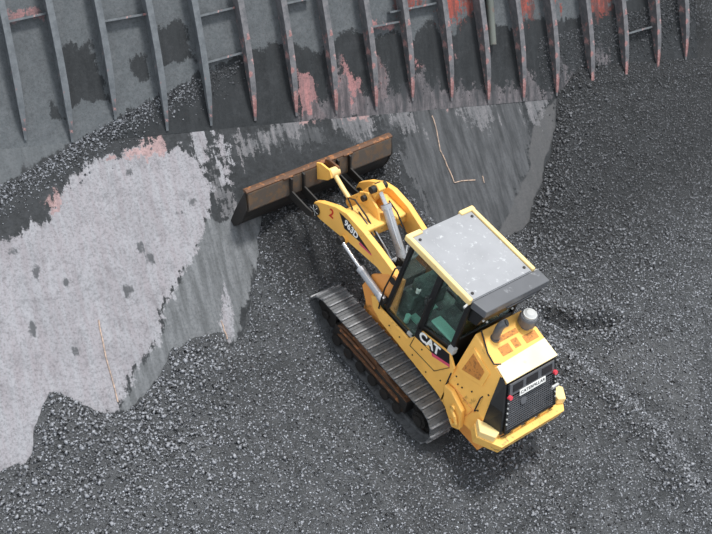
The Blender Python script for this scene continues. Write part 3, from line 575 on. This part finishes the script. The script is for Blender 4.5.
# roof
b = PB(); b.box((-0.72, -0.80, 3.00), (0.72, 0.80, 3.06)); b.box((-0.695, -0.79, 3.06), (0.695, 0.86, 3.085)); roof = b.build('roof', M_roof, bevel=0.008, label='flat light grey roof sheet with scuffs')
for sx in (-1, 1):
    b = PB(); x0, x1 = sorted((sx * 0.79, sx * 0.71)); b.xy([(x0, -0.80), (x1, -0.80), (x1, 0.9), (x0, 0.9)], 2.98, 3.115)
    x2, x3 = sorted((sx * 0.80, sx * 0.46)); b.xy([(x2, 0.80), (x3, 0.80), (x3, 0.90), (x2, 0.90)], 3.0, 3.118); sub(b, 'roof_rail', M_yelpale, roof, bevel=0.02, label='cream yellow rail')
    for yy in (0.70, -0.68):
        b = PB(); b.cyl((sx * 0.62, yy, 3.08), (sx * 0.62, yy, 3.10), 0.028, 12); sub(b, 'bolt', M_dark, roof)
    b = PB(); b.cyl((sx * 0.80, -0.78, 3.0), (sx * 0.89, -0.80, 3.0), 0.022, 8); sub(b, 'lifting_stud', M_lightgrey, roof)
b = PB(); b.xy([(-0.72, -0.805), (0.86, -0.805), (0.86, -1.11), (-0.66, -1.11)], 2.90, 3.06); ac = b.build('air_conditioner', M_box, bevel=0.015, label='dark grey box behind the roof')
b = PB(); b.yz([(-0.81, 2.90), (-1.09, 2.90), (-1.02, 2.62), (-0.81, 2.55)], -0.66, 0.80); sub(b, 'lower_housing', M_black, ac, bevel=0.01)
b = PB(); b.cyl((-0.1, -1.10, 2.86), (0.62, -1.10, 2.86), 0.016, 8); b.cyl((-0.1, -1.10, 2.86), (-0.1, -1.06, 2.86), 0.014, 8); b.cyl((0.62, -1.10, 2.86), (0.62, -1.06, 2.86), 0.014, 8); sub(b, 'handrail', M_box, ac)
for xx, zz in ((-0.62, 2.8), (-0.5, 2.70), (0.1, 2.72), (0.6, 2.78)):
    b = PB(); b.cyl((xx, -1.075, zz), (xx, -1.095, zz), 0.022, 8); sub(b, 'bolt', M_lightgrey, ac)

# --- engine hood and body
T0, M0, B0 = (-.56, -1.00, 2.33), (-.79, -.98, 1.18), (-.79, -.98, 0.52)
T1, M1, B1 = (-.61, -1.84, 2.10), (-.79, -1.98, 1.16), (-.79, -1.98, 0.66)
mir = lambda p: (-p[0], p[1], p[2])
def hull(rings, caps=True):
    n = len(rings[0]); v = [p for r in rings for p in r]; f = []
    for i in range(len(rings) - 1):
        f += [(i * n + k, i * n + (k + 1) % n, (i + 1) * n + (k + 1) % n, (i + 1) * n + k) for k in range(n)]
    if caps: f += [tuple(range(n)), tuple(range((len(rings) - 1) * n, len(rings) * n))]
    return v, f
r0 = [B0, M0, T0, mir(T0), mir(M0), mir(B0)]; r1 = [B1, M1, T1, mir(T1), mir(M1), mir(B1)]
b = PB(); b.add(*hull([r0, r1])); body = b.build('engine_housing', M_yel, bevel=0.02)
# raised hood cover on top
b = PB()
def hz(y, d=0.0): return 2.33 + (y + 1.0) * (0.23 / 0.84) + d
hp = [(-.44, -1.02), (-.60, -1.38), (-.62, -1.62), (-.52, -1.66), (-.62, -1.97), (.62, -1.97), (.60, -1.40), (.44, -1.02)]
n = len(hp); b.add([(x, y, hz(y, 0.03)) for x, y in hp] + [(x, y, hz(y, -0.02)) for x, y in hp], [tuple(range(n)), tuple(range(2 * n - 1, n - 1, -1))] + [(i, (i + 1) % n, (i + 1) % n + n, i + n) for i in range(n)])
hood = b.build('hood', M_yel, bevel=0.008)
b = PB(); pp = [(-.60, -1.66), (-.62, -1.98), (.62, -1.98), (.60, -1.62)]
b.add([(x, y, hz(y, 0.042)) for x, y in pp] + [(x, y, hz(y, 0.02)) for x, y in pp], [(0, 1, 2, 3), (7, 6, 5, 4)] + [(i, (i + 1) % 4, (i + 1) % 4 + 4, i + 4) for i in range(4)]); sub(b, 'hood_rear_panel', M_hoodpale, hood, label='pale rear hood panel')
for x0, x1, y0, y1 in ((-.36, -.12, -1.40, -1.56), (-.04, .10, -1.38, -1.54), (-.30, .20, -1.24, -1.33), (.22, .52, -1.42, -1.56)):
    b = PB(); pp = [(x0, y0), (x0, y1), (x1, y1), (x1, y0)]
    b.add([(x, y, hz(y, 0.037)) for x, y in pp] + [(x, y, hz(y, 0.02)) for x, y in pp], [(0, 1, 2, 3), (7, 6, 5, 4)] + [(i, (i + 1) % 4, (i + 1) % 4 + 4, i + 4) for i in range(4)]); sub(b, 'vent', M_vent, hood)
b = PB(); b.tube([(-.45, -1.02, 2.37), (-.61, -1.40, 2.27), (-.62, -1.60, 2.20), (-.50, -1.66, 2.19)], 0.016, 6); sub(b, 'hood_seal', M_black, hood)
# left and right side doors on the sloping facet
def facet(y, z, sx, out=0.0):                                # a point on the sloping side
    t = (2.30 - z) / (2.30 - 1.17); x = -(0.575 + 0.215 * t + out); return (x * -sx if sx > 0 else x, y, z)
for sx in (-1, 1):
    for nm, pts, mat, o1 in (('side_door', [(-1.12, 2.12), (-1.62, 1.98), (-1.62, 1.66), (-1.06, 1.50)], M_yel, 0.02), ('door_mesh', [(-1.17, 2.04), (-1.52, 1.93), (-1.52, 1.72), (-1.13, 1.60)], M_vent, 0.03)):
        b = PB(); q = [facet(y, z, sx, o1) for y, z in pts]; q2 = [facet(y, z, sx, -0.01) for y, z in pts]
        b.add(q + q2, [(0, 1, 2, 3), (7, 6, 5, 4)] + [(i, (i + 1) % 4, (i + 1) % 4 + 4, i + 4) for i in range(4)])
        if nm == 'side_door': door = sub(b, nm, mat, body, bevel=0.006)
        else: b.build(nm, mat, bevel=0.003)
    s = -1 if sx < 0 else 1
    for yy, zz in ((-1.72, 1.5), (-1.0, 1.4)):
        b = PB(); q = facet(yy, zz, sx, 0.0); p = facet(yy - 0.03, zz - 0.33, sx, 0.0)
        b.tube([q, (q[0] + s * 0.05, q[1], q[2] - .02), (p[0] + s * 0.05, p[1], p[2] + .02), p], 0.014, 6); sub(b, 'grab_handle', M_black, body)
    for yy, zz in ((-1.1, 1.38), (-1.3, 1.30), (-1.5, 1.4), (-1.2, 1.28), (-1.78, 1.2), (-1.80, 1.62)):
        b = PB(); q = facet(yy, zz, sx, 0.0); b.cyl((q[0] - s * .01, q[1], q[2]), (q[0] + s * .014, q[1], q[2]), 0.016, 7); sub(b, 'bolt', M_dark, body)
    b = PB(); xx = s * 0.796; b.tube([(xx, -1.15, 1.17), (xx, -1.75, 1.12)], 0.010, 5); b.tube([(s * .80, -1.70, 1.12), (s * .80, -1.55, .70)], 0.010, 5); sub(b, 'panel_seam', M_orange, body)
    # rear fender with towing hook
    x0, x1 = sorted((s * 0.80, s * 0.90)); b = PB(); b.yz([(-1.02, 1.14), (-1.20, 1.16), (-1.56, 0.98), (-1.66, 0.55), (-1.50, 0.44), (-1.28, 0.62), (-1.12, 0.80)], x0, x1)
    fen = b.build('rear_fender', M_yel, bevel=0.02)
    b = PB(); b.tube([(s * .93, -1.36, .86), (s * .95, -1.50, .80), (s * .94, -1.58, .66), (s * .93, -1.50, .56), (s * .92, -1.42, .62)], 0.030, 8); b.cyl((s * .88, -1.38, .90), (s * .95, -1.38, .90), 0.05); sub(b, 'tow_hook', M_ybar, fen, smooth=True)
# radiator guard
Gt, Gb = (-.61, -1.95, 2.06), (-.68, -2.34, 1.14)
b = PB(); rr0 = [(-.80, -1.96, 1.04), (-.79, -1.93, 1.60), (-.615, -1.80, 2.10), (.615, -1.80, 2.10), (.79, -1.93, 1.60), (.80, -1.96, 1.04)]
rr1 = [(-.70, -2.33, 1.06), (-.665, -2.18, 1.52), (-.61, -1.96, 2.05), (.61, -1.96, 2.05), (.665, -2.18, 1.52), (.70, -2.33, 1.06)]
b.add(*hull([rr0, rr1])); rg = b.build('radiator_guard', M_black, bevel=0.015, label='black guard with mesh, three windows and letters')
def gp(u, t, out=0.0):                                       # u -1..1 across, t 0 (top)..1 (bottom) on the rear face
    nrm = Vector((0, -0.91, 0.41)); x = u * (0.60 + 0.07 * t); p = Vector((x, -1.96 - 0.37 * t, 2.05 - 0.97 * t)) + nrm * (0.012 + out); return (p.x, p.y, p.z)
def gquad(b, u0, u1, t0, t1, o0, o1):
    q = [gp(u0, t0, o1), gp(u1, t0, o1), gp(u1, t1, o1), gp(u0, t1, o1), gp(u0, t0, o0), gp(u1, t0, o0), gp(u1, t1, o0), gp(u0, t1, o0)]
    b.add(q, [(0, 1, 2, 3), (7, 6, 5, 4)] + [(i, (i + 1) % 4, (i + 1) % 4 + 4, i + 4) for i in range(4)])
b = PB(); gquad(b, -.96, .96, 0.03, 0.27, 0, 0.03); sub(b, 'top_band', M_box, rg, bevel=0.006)
for u0, u1 in ((-.78, -.38), (-.24, .22), (.38, .80)):
    b = PB(); gquad(b, u0, u1, 0.07, 0.21, 0.03, 0.038); sub(b, 'window', M_decal, rg)
b = PB()
for k in range(15): gquad(b, -.90, .90, 0.32 + k * 0.044, 0.335 + k * 0.044, 0.0, 0.016)
for k in range(24): u = -.90 + k * 1.8 / 23; gquad(b, u - .008, u + .008, 0.31, 0.95, 0.0, 0.012)
sub(b, 'grille', M_box, rg); 
b = PB(); gquad(b, -.96, -.90, 0.03, 0.97, 0, 0.03); gquad(b, .90, .96, 0.03, 0.97, 0, 0.03); gquad(b, -.96, .96, 0.95, 0.99, 0, 0.03); sub(b, 'grille_frame', M_black, rg)
b = PB(); gquad(b, -.50, .52, 0.245, 0.355, 0.03, 0.045); plq = sub(b, 'name_plate', M_white, rg)
text_obj('CATERPILLAR', 'letters', M_decal, 0.088, frame(gp(0.01, 0.295, 0.047), (1, 0, 0), (0, .37, .97)), rg, 0.01, 1.12)
for u in (-.90, .90):
    b = PB(); b.cyl(gp(u, 0.27, 0.02), gp(u, 0.27, 0.08), 0.042, 12); sub(b, 'tail_light', M_pinkl, rg)
for t in (0.38, 0.48, 0.58, 0.70, 0.80):
    b = PB(); b.cyl(gp(-.93, t, .02), gp(-.93, t, .045), 0.016, 8); b.cyl(gp(.93, t, .02), gp(.93, t, .045), 0.016, 8); sub(b, 'bolt', M_lightgrey, rg)
b = PB(); b.cyl(gp(-.30, .50, .01), gp(-.30, .50, .03), 0.075, 16); sub(b, 'fan_hub', M_box, rg)
b = PB(); b.box((.44, -2.27, 1.55), (.60, -2.23, 1.62)); sub(b, 'latch', M_lightgrey, rg)
# bumper
op = [(-.86, -1.86), (-1.03, -2.10), (-.78, -2.50), (.80, -2.50), (1.06, -2.16), (.90, -1.90)]
ip = [(-.70, -1.90), (-.80, -2.12), (-.64, -2.33), (.66, -2.33), (.83, -2.14), (.74, -1.92)]
b = PB(); v = []; f = []
for (ox, oy), (ix, iy) in zip(op, ip): v += [(ox, oy, .98), (ix, iy, .98), (ix * .97, iy + .02, .74), (ox * .97, oy + .05, .74)]
for i in range(len(op) - 1): f += [(i * 4 + k, i * 4 + (k + 1) % 4, i * 4 + 4 + (k + 1) % 4, i * 4 + 4 + k) for k in range(4)]
f += [(0, 1, 2, 3), tuple((len(op) - 1) * 4 + k for k in (3, 2, 1, 0))]; b.add(v, f)
bum = b.build('bumper', M_ybar, bevel=0.015)
for s, pl_ in ((-1, [(-.84, -1.86), (-1.00, -2.10), (-.84, -2.34), (-.66, -2.28), (-.74, -2.08)]), (1, [(.88, -1.92), (1.04, -2.16), (.90, -2.38), (.76, -2.32), (.78, -1.98)])):
    b = PB(); b.xy(pl_, .96, 1.12); sub(b, 'corner_block', M_yelpale, bum, bevel=0.02, label='pale corner block')
for k, xx in enumerate((-.40, -.05, .28)):
    b = PB(); b.box((xx, -2.36, .97), (xx + .20, -2.30, 1.06)); sub(b, 'bumper_bracket', M_ybar, bum)
# exhaust and air cleaner
b = PB(); b.cyl((-.29, -1.23, 2.22), (-.29, -1.23, 2.32), 0.085, 16); b.tube([(-.29, -1.23, 2.25), (-.29, -1.23, 2.55), (-.285, -1.235, 2.62), (-.265, -1.25, 2.68), (-.235, -1.28, 2.73)], 0.072, 14)
ex = b.build('exhaust_pipe', M_box, smooth=True); b = PB(); b.cyl((-.237, -1.278, 2.728), (-.226, -1.290, 2.745), 0.058, 14); sub(b, 'exhaust_mouth', M_black, ex)
b = PB(); b.cyl((-.29, -1.23, 2.26), (-.29, -1.23, 2.30), 0.070, 16); sub(b, 'clamp', M_chrome, ex)
b = PB(); b.cyl((.42, -1.27, 2.20), (.42, -1.27, 2.36), 0.11, 20); b.cyl((.42, -1.27, 2.36), (.42, -1.27, 2.50), 0.165, 24); b.frus((.42, -1.27, 2.50), (.42, -1.27, 2.54), 0.165, 0.15, 24)
pc = b.build('air_precleaner', M_box, smooth=True); b = PB(); b.cyl((.42, -1.27, 2.54), (.42, -1.27, 2.59), 0.125, 24); b.frus((.42, -1.27, 2.59), (.42, -1.27, 2.62), 0.105, 0.07, 24); sub(b, 'cap', M_lightgrey, pc, smooth=True, label='pale round cap')

# --- loader arms
armL = [(0.86, 1.88), (1.05, 1.97), (1.50, 2.06), (1.95, 2.12), (2.45, 2.14), (2.75, 2.04), (3.16, 1.80), (3.30, 1.68), (3.32, 1.54), (3.20, 1.44), (3.04, 1.44), (2.55, 1.52), (2.20, 1.60), (1.40, 1.70), (0.90, 1.62), (0.80, 1.74)]
armR = [(0.86, 1.88), (1.05, 1.97), (1.50, 2.08), (2.00, 2.24), (2.45, 2.27), (2.75, 2.19), (3.06, 1.97), (3.30, 1.72), (3.34, 1.54), (3.22, 1.44), (3.04, 1.46), (2.60, 1.66), (2.20, 1.72), (1.45, 1.68), (0.90, 1.62), (0.80, 1.74)]
for s, pf, x0, x1 in ((-1, armL, -.64, -.52), (1, armR, .44, .56)):
    b = PB(); b.yz(pf, x0, x1); arm = b.build('lift_arm', M_yel, bevel=0.012)
    b = PB(); b.cyl((x0 - .03, 3.20, 1.57), (x1 + .03, 3.20, 1.57), 0.085, 16); sub(b, 'pin', M_barrel if s < 0 else M_dark, arm)
    b = PB(); b.cyl((x0 - .03, .95, 1.80), (x1 + .03, .95, 1.80), 0.08, 16); sub(b, 'pin', M_dark, arm)
    if s < 0:
        b = PB(); b.yz([(2.62, 2.02), (2.34, 2.04), (1.62, 1.86), (1.95, 1.86), (2.40, 1.80)], x0 - .006, x0 + .001); d2 = sub(b, 'arm_decal', M_decal, arm)
        b = PB(); b.yz([(1.95, 1.86), (1.62, 1.86), (1.60, 1.83), (1.96, 1.80)], x0 - .008, x0 + .001); sub(b, 'arm_stripe', M_magenta, arm)
        text_obj('963D', 'arm_letters', M_white, 0.19, frame((x0 - .009, 2.23, 1.93), (0, -1, -.10), (0, -.1, 1)), arm, 0.03, .95)
        text_obj('2', 'arm_number', M_redl, 0.26, frame((x0 - .007, 2.80, 1.82), (0, -1, .1), (0, .25, 1)), arm, 0.02)
        b = PB(); b.cyl((x0 - .012, 3.20, 1.57), (x0 - .05, 3.20, 1.57), 0.115, 18); sub(b, 'pin_cover', M_dark, arm)
        b = PB()
        for k in range(6):
            a = k * math.pi / 3; b.tube([(x0 - .055, 3.20, 1.57), (x0 - .055, 3.20 + .11 * math.cos(a), 1.57 + .11 * math.sin(a))], 0.008, 5)
        sub(b, 'pin_spokes', M_lightgrey, arm)
# cross member between the arms
b = PB(); b.yz([(1.95, 2.10), (2.55, 2.10), (2.66, 2.0), (2.60, 1.78), (2.05, 1.74), (1.92, 1.9)], -.53, .45); cm = b.build('cross_member', M_ybar, bevel=0.03)
for x in (-.17, .10):
    b = PB(); b.yz([(2.00, 2.05), (2.18, 2.30), (2.50, 2.42), (2.70, 2.28), (2.72, 2.02)], x, x + .045); sub(b, 'lever_support', M_yel, cm, bevel=0.006)
b = PB(); b.yz([(2.30, 2.62), (2.42, 2.68), (2.52, 2.60), (2.72, 2.22), (3.02, 1.80), (3.02, 1.68), (2.92, 1.64), (2.80, 1.72), (2.42, 2.15)], -.10, .06); lev = b.build('tilt_lever', M_yel, bevel=0.012)
b = PB(); b.cyl((-.20, 2.42, 2.57), (.16, 2.42, 2.57), 0.07, 16); b.cyl((-.24, 2.52, 2.28), (.20, 2.52, 2.28), 0.06, 16); sub(b, 'pin', M_dark, lev)
b = PB(); b.tube([(-.02, 2.95, 1.72), (-.01, 3.25, 1.80), (0, 3.60, 1.92)], 0.048, 10); b.cyl((-.1, 3.60, 1.92), (.1, 3.60, 1.92), 0.10, 16); b.cyl((-.09, 2.95, 1.72), (.05, 2.95, 1.72), 0.08, 14); b.build('tilt_link', M_yelpale, bevel=0.0, smooth=True)
def ram(p0, p1, p2, rr, rb, name):
    b = PB(); b.cyl(p1, p2, rb, 18); d = (Vector(p2) - Vector(p1)).normalized(); q = Vector(p1)
    b.cyl(q, q + d * 0.09, rb * 1.15, 18); b.cyl(Vector(p2) - d * .10, p2, rb * 1.15, 18); o = b.build(name, M_barrel, smooth=True)
    b = PB(); b.cyl(p0, p1, rr, 14); sub(b, 'rod', M_chrome, o, smooth=True)
    for q in (p0, p2):
        b = PB(); b.cyl((q[0] - .06, q[1], q[2]), (q[0] + .06, q[1], q[2]), rb * 1.08, 14); sub(b, 'eye', M_dark, o)
    b = PB(); mvec = Vector((-.05, 0, rb + .03)); b.tube([Vector(p1) + d * .1 + mvec * .8, Vector(p1) + d * .16 + mvec, Vector(p2) - d * .12 + mvec], 0.014, 6); sub(b, 'oil_line', M_chrome, o, smooth=True)
ram((-.02, 2.42, 2.57), (.0, 2.15, 2.36), (0.0, 1.38, 1.62), 0.042, 0.088, 'tilt_cylinder')
ram((-.73, 2.32, 1.60), (-.73, 1.70, 1.44), (-.74, 0.95, 1.30), 0.038, 0.072, 'lift_cylinder')
ram((.66, 2.32, 1.66), (.66, 1.70, 1.46), (.66, 0.95, 1.28), 0.038, 0.072, 'lift_cylinder')
b = PB(); b.cyl((-.70, 2.32, 1.60), (-.62, 2.32, 1.60), 0.09); b.cyl((.56, 2.32, 1.66), (.66, 2.32, 1.66), 0.09); b.build('cylinder_boss', M_yel)
b = PB()
b.tube([(-.45, 2.5, 2.12), (-.44, 2.7, 2.24), (-.40, 2.55, 2.30), (-.36, 2.2, 2.16), (-.34, 1.7, 1.9), (-.30, 1.3, 1.55)], 0.017, 7)
b.tube([(-.38, 2.4, 2.12), (-.42, 2.1, 2.10), (-.42, 1.6, 1.85), (-.36, 1.2, 1.5)], 0.015, 7)
b.tube([(.12, 1.45, 1.74), (.2, 1.7, 2.0), (.2, 2.0, 2.2), (.12, 2.2, 2.36)], 0.016, 7)
b.tube([(.05, 2.6, 1.8), (.12, 3.0, 1.75), (.2, 3.3, 1.4)], 0.014, 7)
b.build('hydraulic_hose', M_rubber, smooth=True)
b = PB(); b.tube([(-.30, 2.05, 2.02), (-.27, 1.6, 1.8), (-.24, 1.25, 1.5)], 0.018, 8); b.tube([(.10, 1.3, 1.72), (.16, 1.38, 1.82), (.10, 1.46, 1.86), (.04, 1.38, 1.76)], 0.020, 8); b.build('steel_oil_line', M_chrome, smooth=True)
b = PB(); b.box((-.3, 1.0, 1.1), (.3, 1.35, 1.55)); b.box((-.1, 1.28, 1.5), (.12, 1.45, 1.70)); b.build('valve_block', M_dark, bevel=0.02)

# --- bucket: shallow shell with a rusted top beam
HB = 1.78
outer = [(3.86, 1.46), (3.88, 1.25), (3.94, 1.05), (4.04, 0.90), (4.14, 0.84)]
inner = [(4.17, 0.88), (4.08, 0.95), (3.99, 1.09), (3.935, 1.27), (3.92, 1.46)]
b = PB(); b.yz(outer + inner, -HB, HB); bk = b.build('bucket', M_dark, bevel=0.006, label='wide dark bucket with rust-brown top beam')
b = PB(); b.yz([(3.80, 1.50), (3.83, 1.44), (3.94, 1.45), (4.00, 1.80), (3.96, 1.845), (3.92, 1.84)], -HB + .02, HB - .02); sub(b, 'top_beam', M_rust, bk, bevel=0.012, label='rusty brown beam')
b = PB(); b.yz([(3.925, 1.845), (3.985, 1.845), (4.01, 1.80), (4.06, 1.86), (4.0, 1.88), (3.93, 1.87)], -HB - .01, HB + .01); sub(b, 'lip', M_rustor, bk, label='orange rusted lip')
for s in (-1, 1):
    x0, x1 = sorted((s * HB, s * (HB + .035)))
    b = PB(); b.yz([(3.98, 1.85), (3.82, 1.50), (3.84, 1.42), (3.88, 1.20), (3.96, 1.00), (4.14, .79), (4.20, .92), (4.13, 1.30), (4.05, 1.60)], x0, x1); sub(b, 'side_plate', M_dark, bk, bevel=0.006)
b = PB(); b.yz([(4.08, .90), (4.17, .80), (4.21, .82), (4.12, .93)], -HB, HB); sub(b, 'cutting_edge', M_shoe, bk)
for x in (-.80, -.50, .34, .64):
    b = PB(); b.yz([(3.92, 1.87), (3.84, 1.87), (3.76, 1.62), (3.30, 1.62), (3.14, 1.64), (3.10, 1.54), (3.2, 1.47), (3.80, 1.42), (3.90, 1.46)], x - .018, x + .018); sub(b, 'hinge_lug', M_dark, bk, bevel=0.005)
for x in (-.12, .09):
    b = PB(); b.yz([(3.90, 1.52), (3.96, 1.93), (3.84, 2.0), (3.58, 2.04), (3.49, 1.92), (3.56, 1.80), (3.80, 1.62)], x - .022, x + .022); sub(b, 'tilt_lug', M_yel if x < 0 else M_rustor, bk, bevel=0.006)
for x in (-.12, .12): pass
for x in (-.95, 0.52):
    b = PB(); b.box((x, 3.90, 1.84), (x + .22, 4.02, 1.875)); sub(b, 'pad', M_rustor, bk)
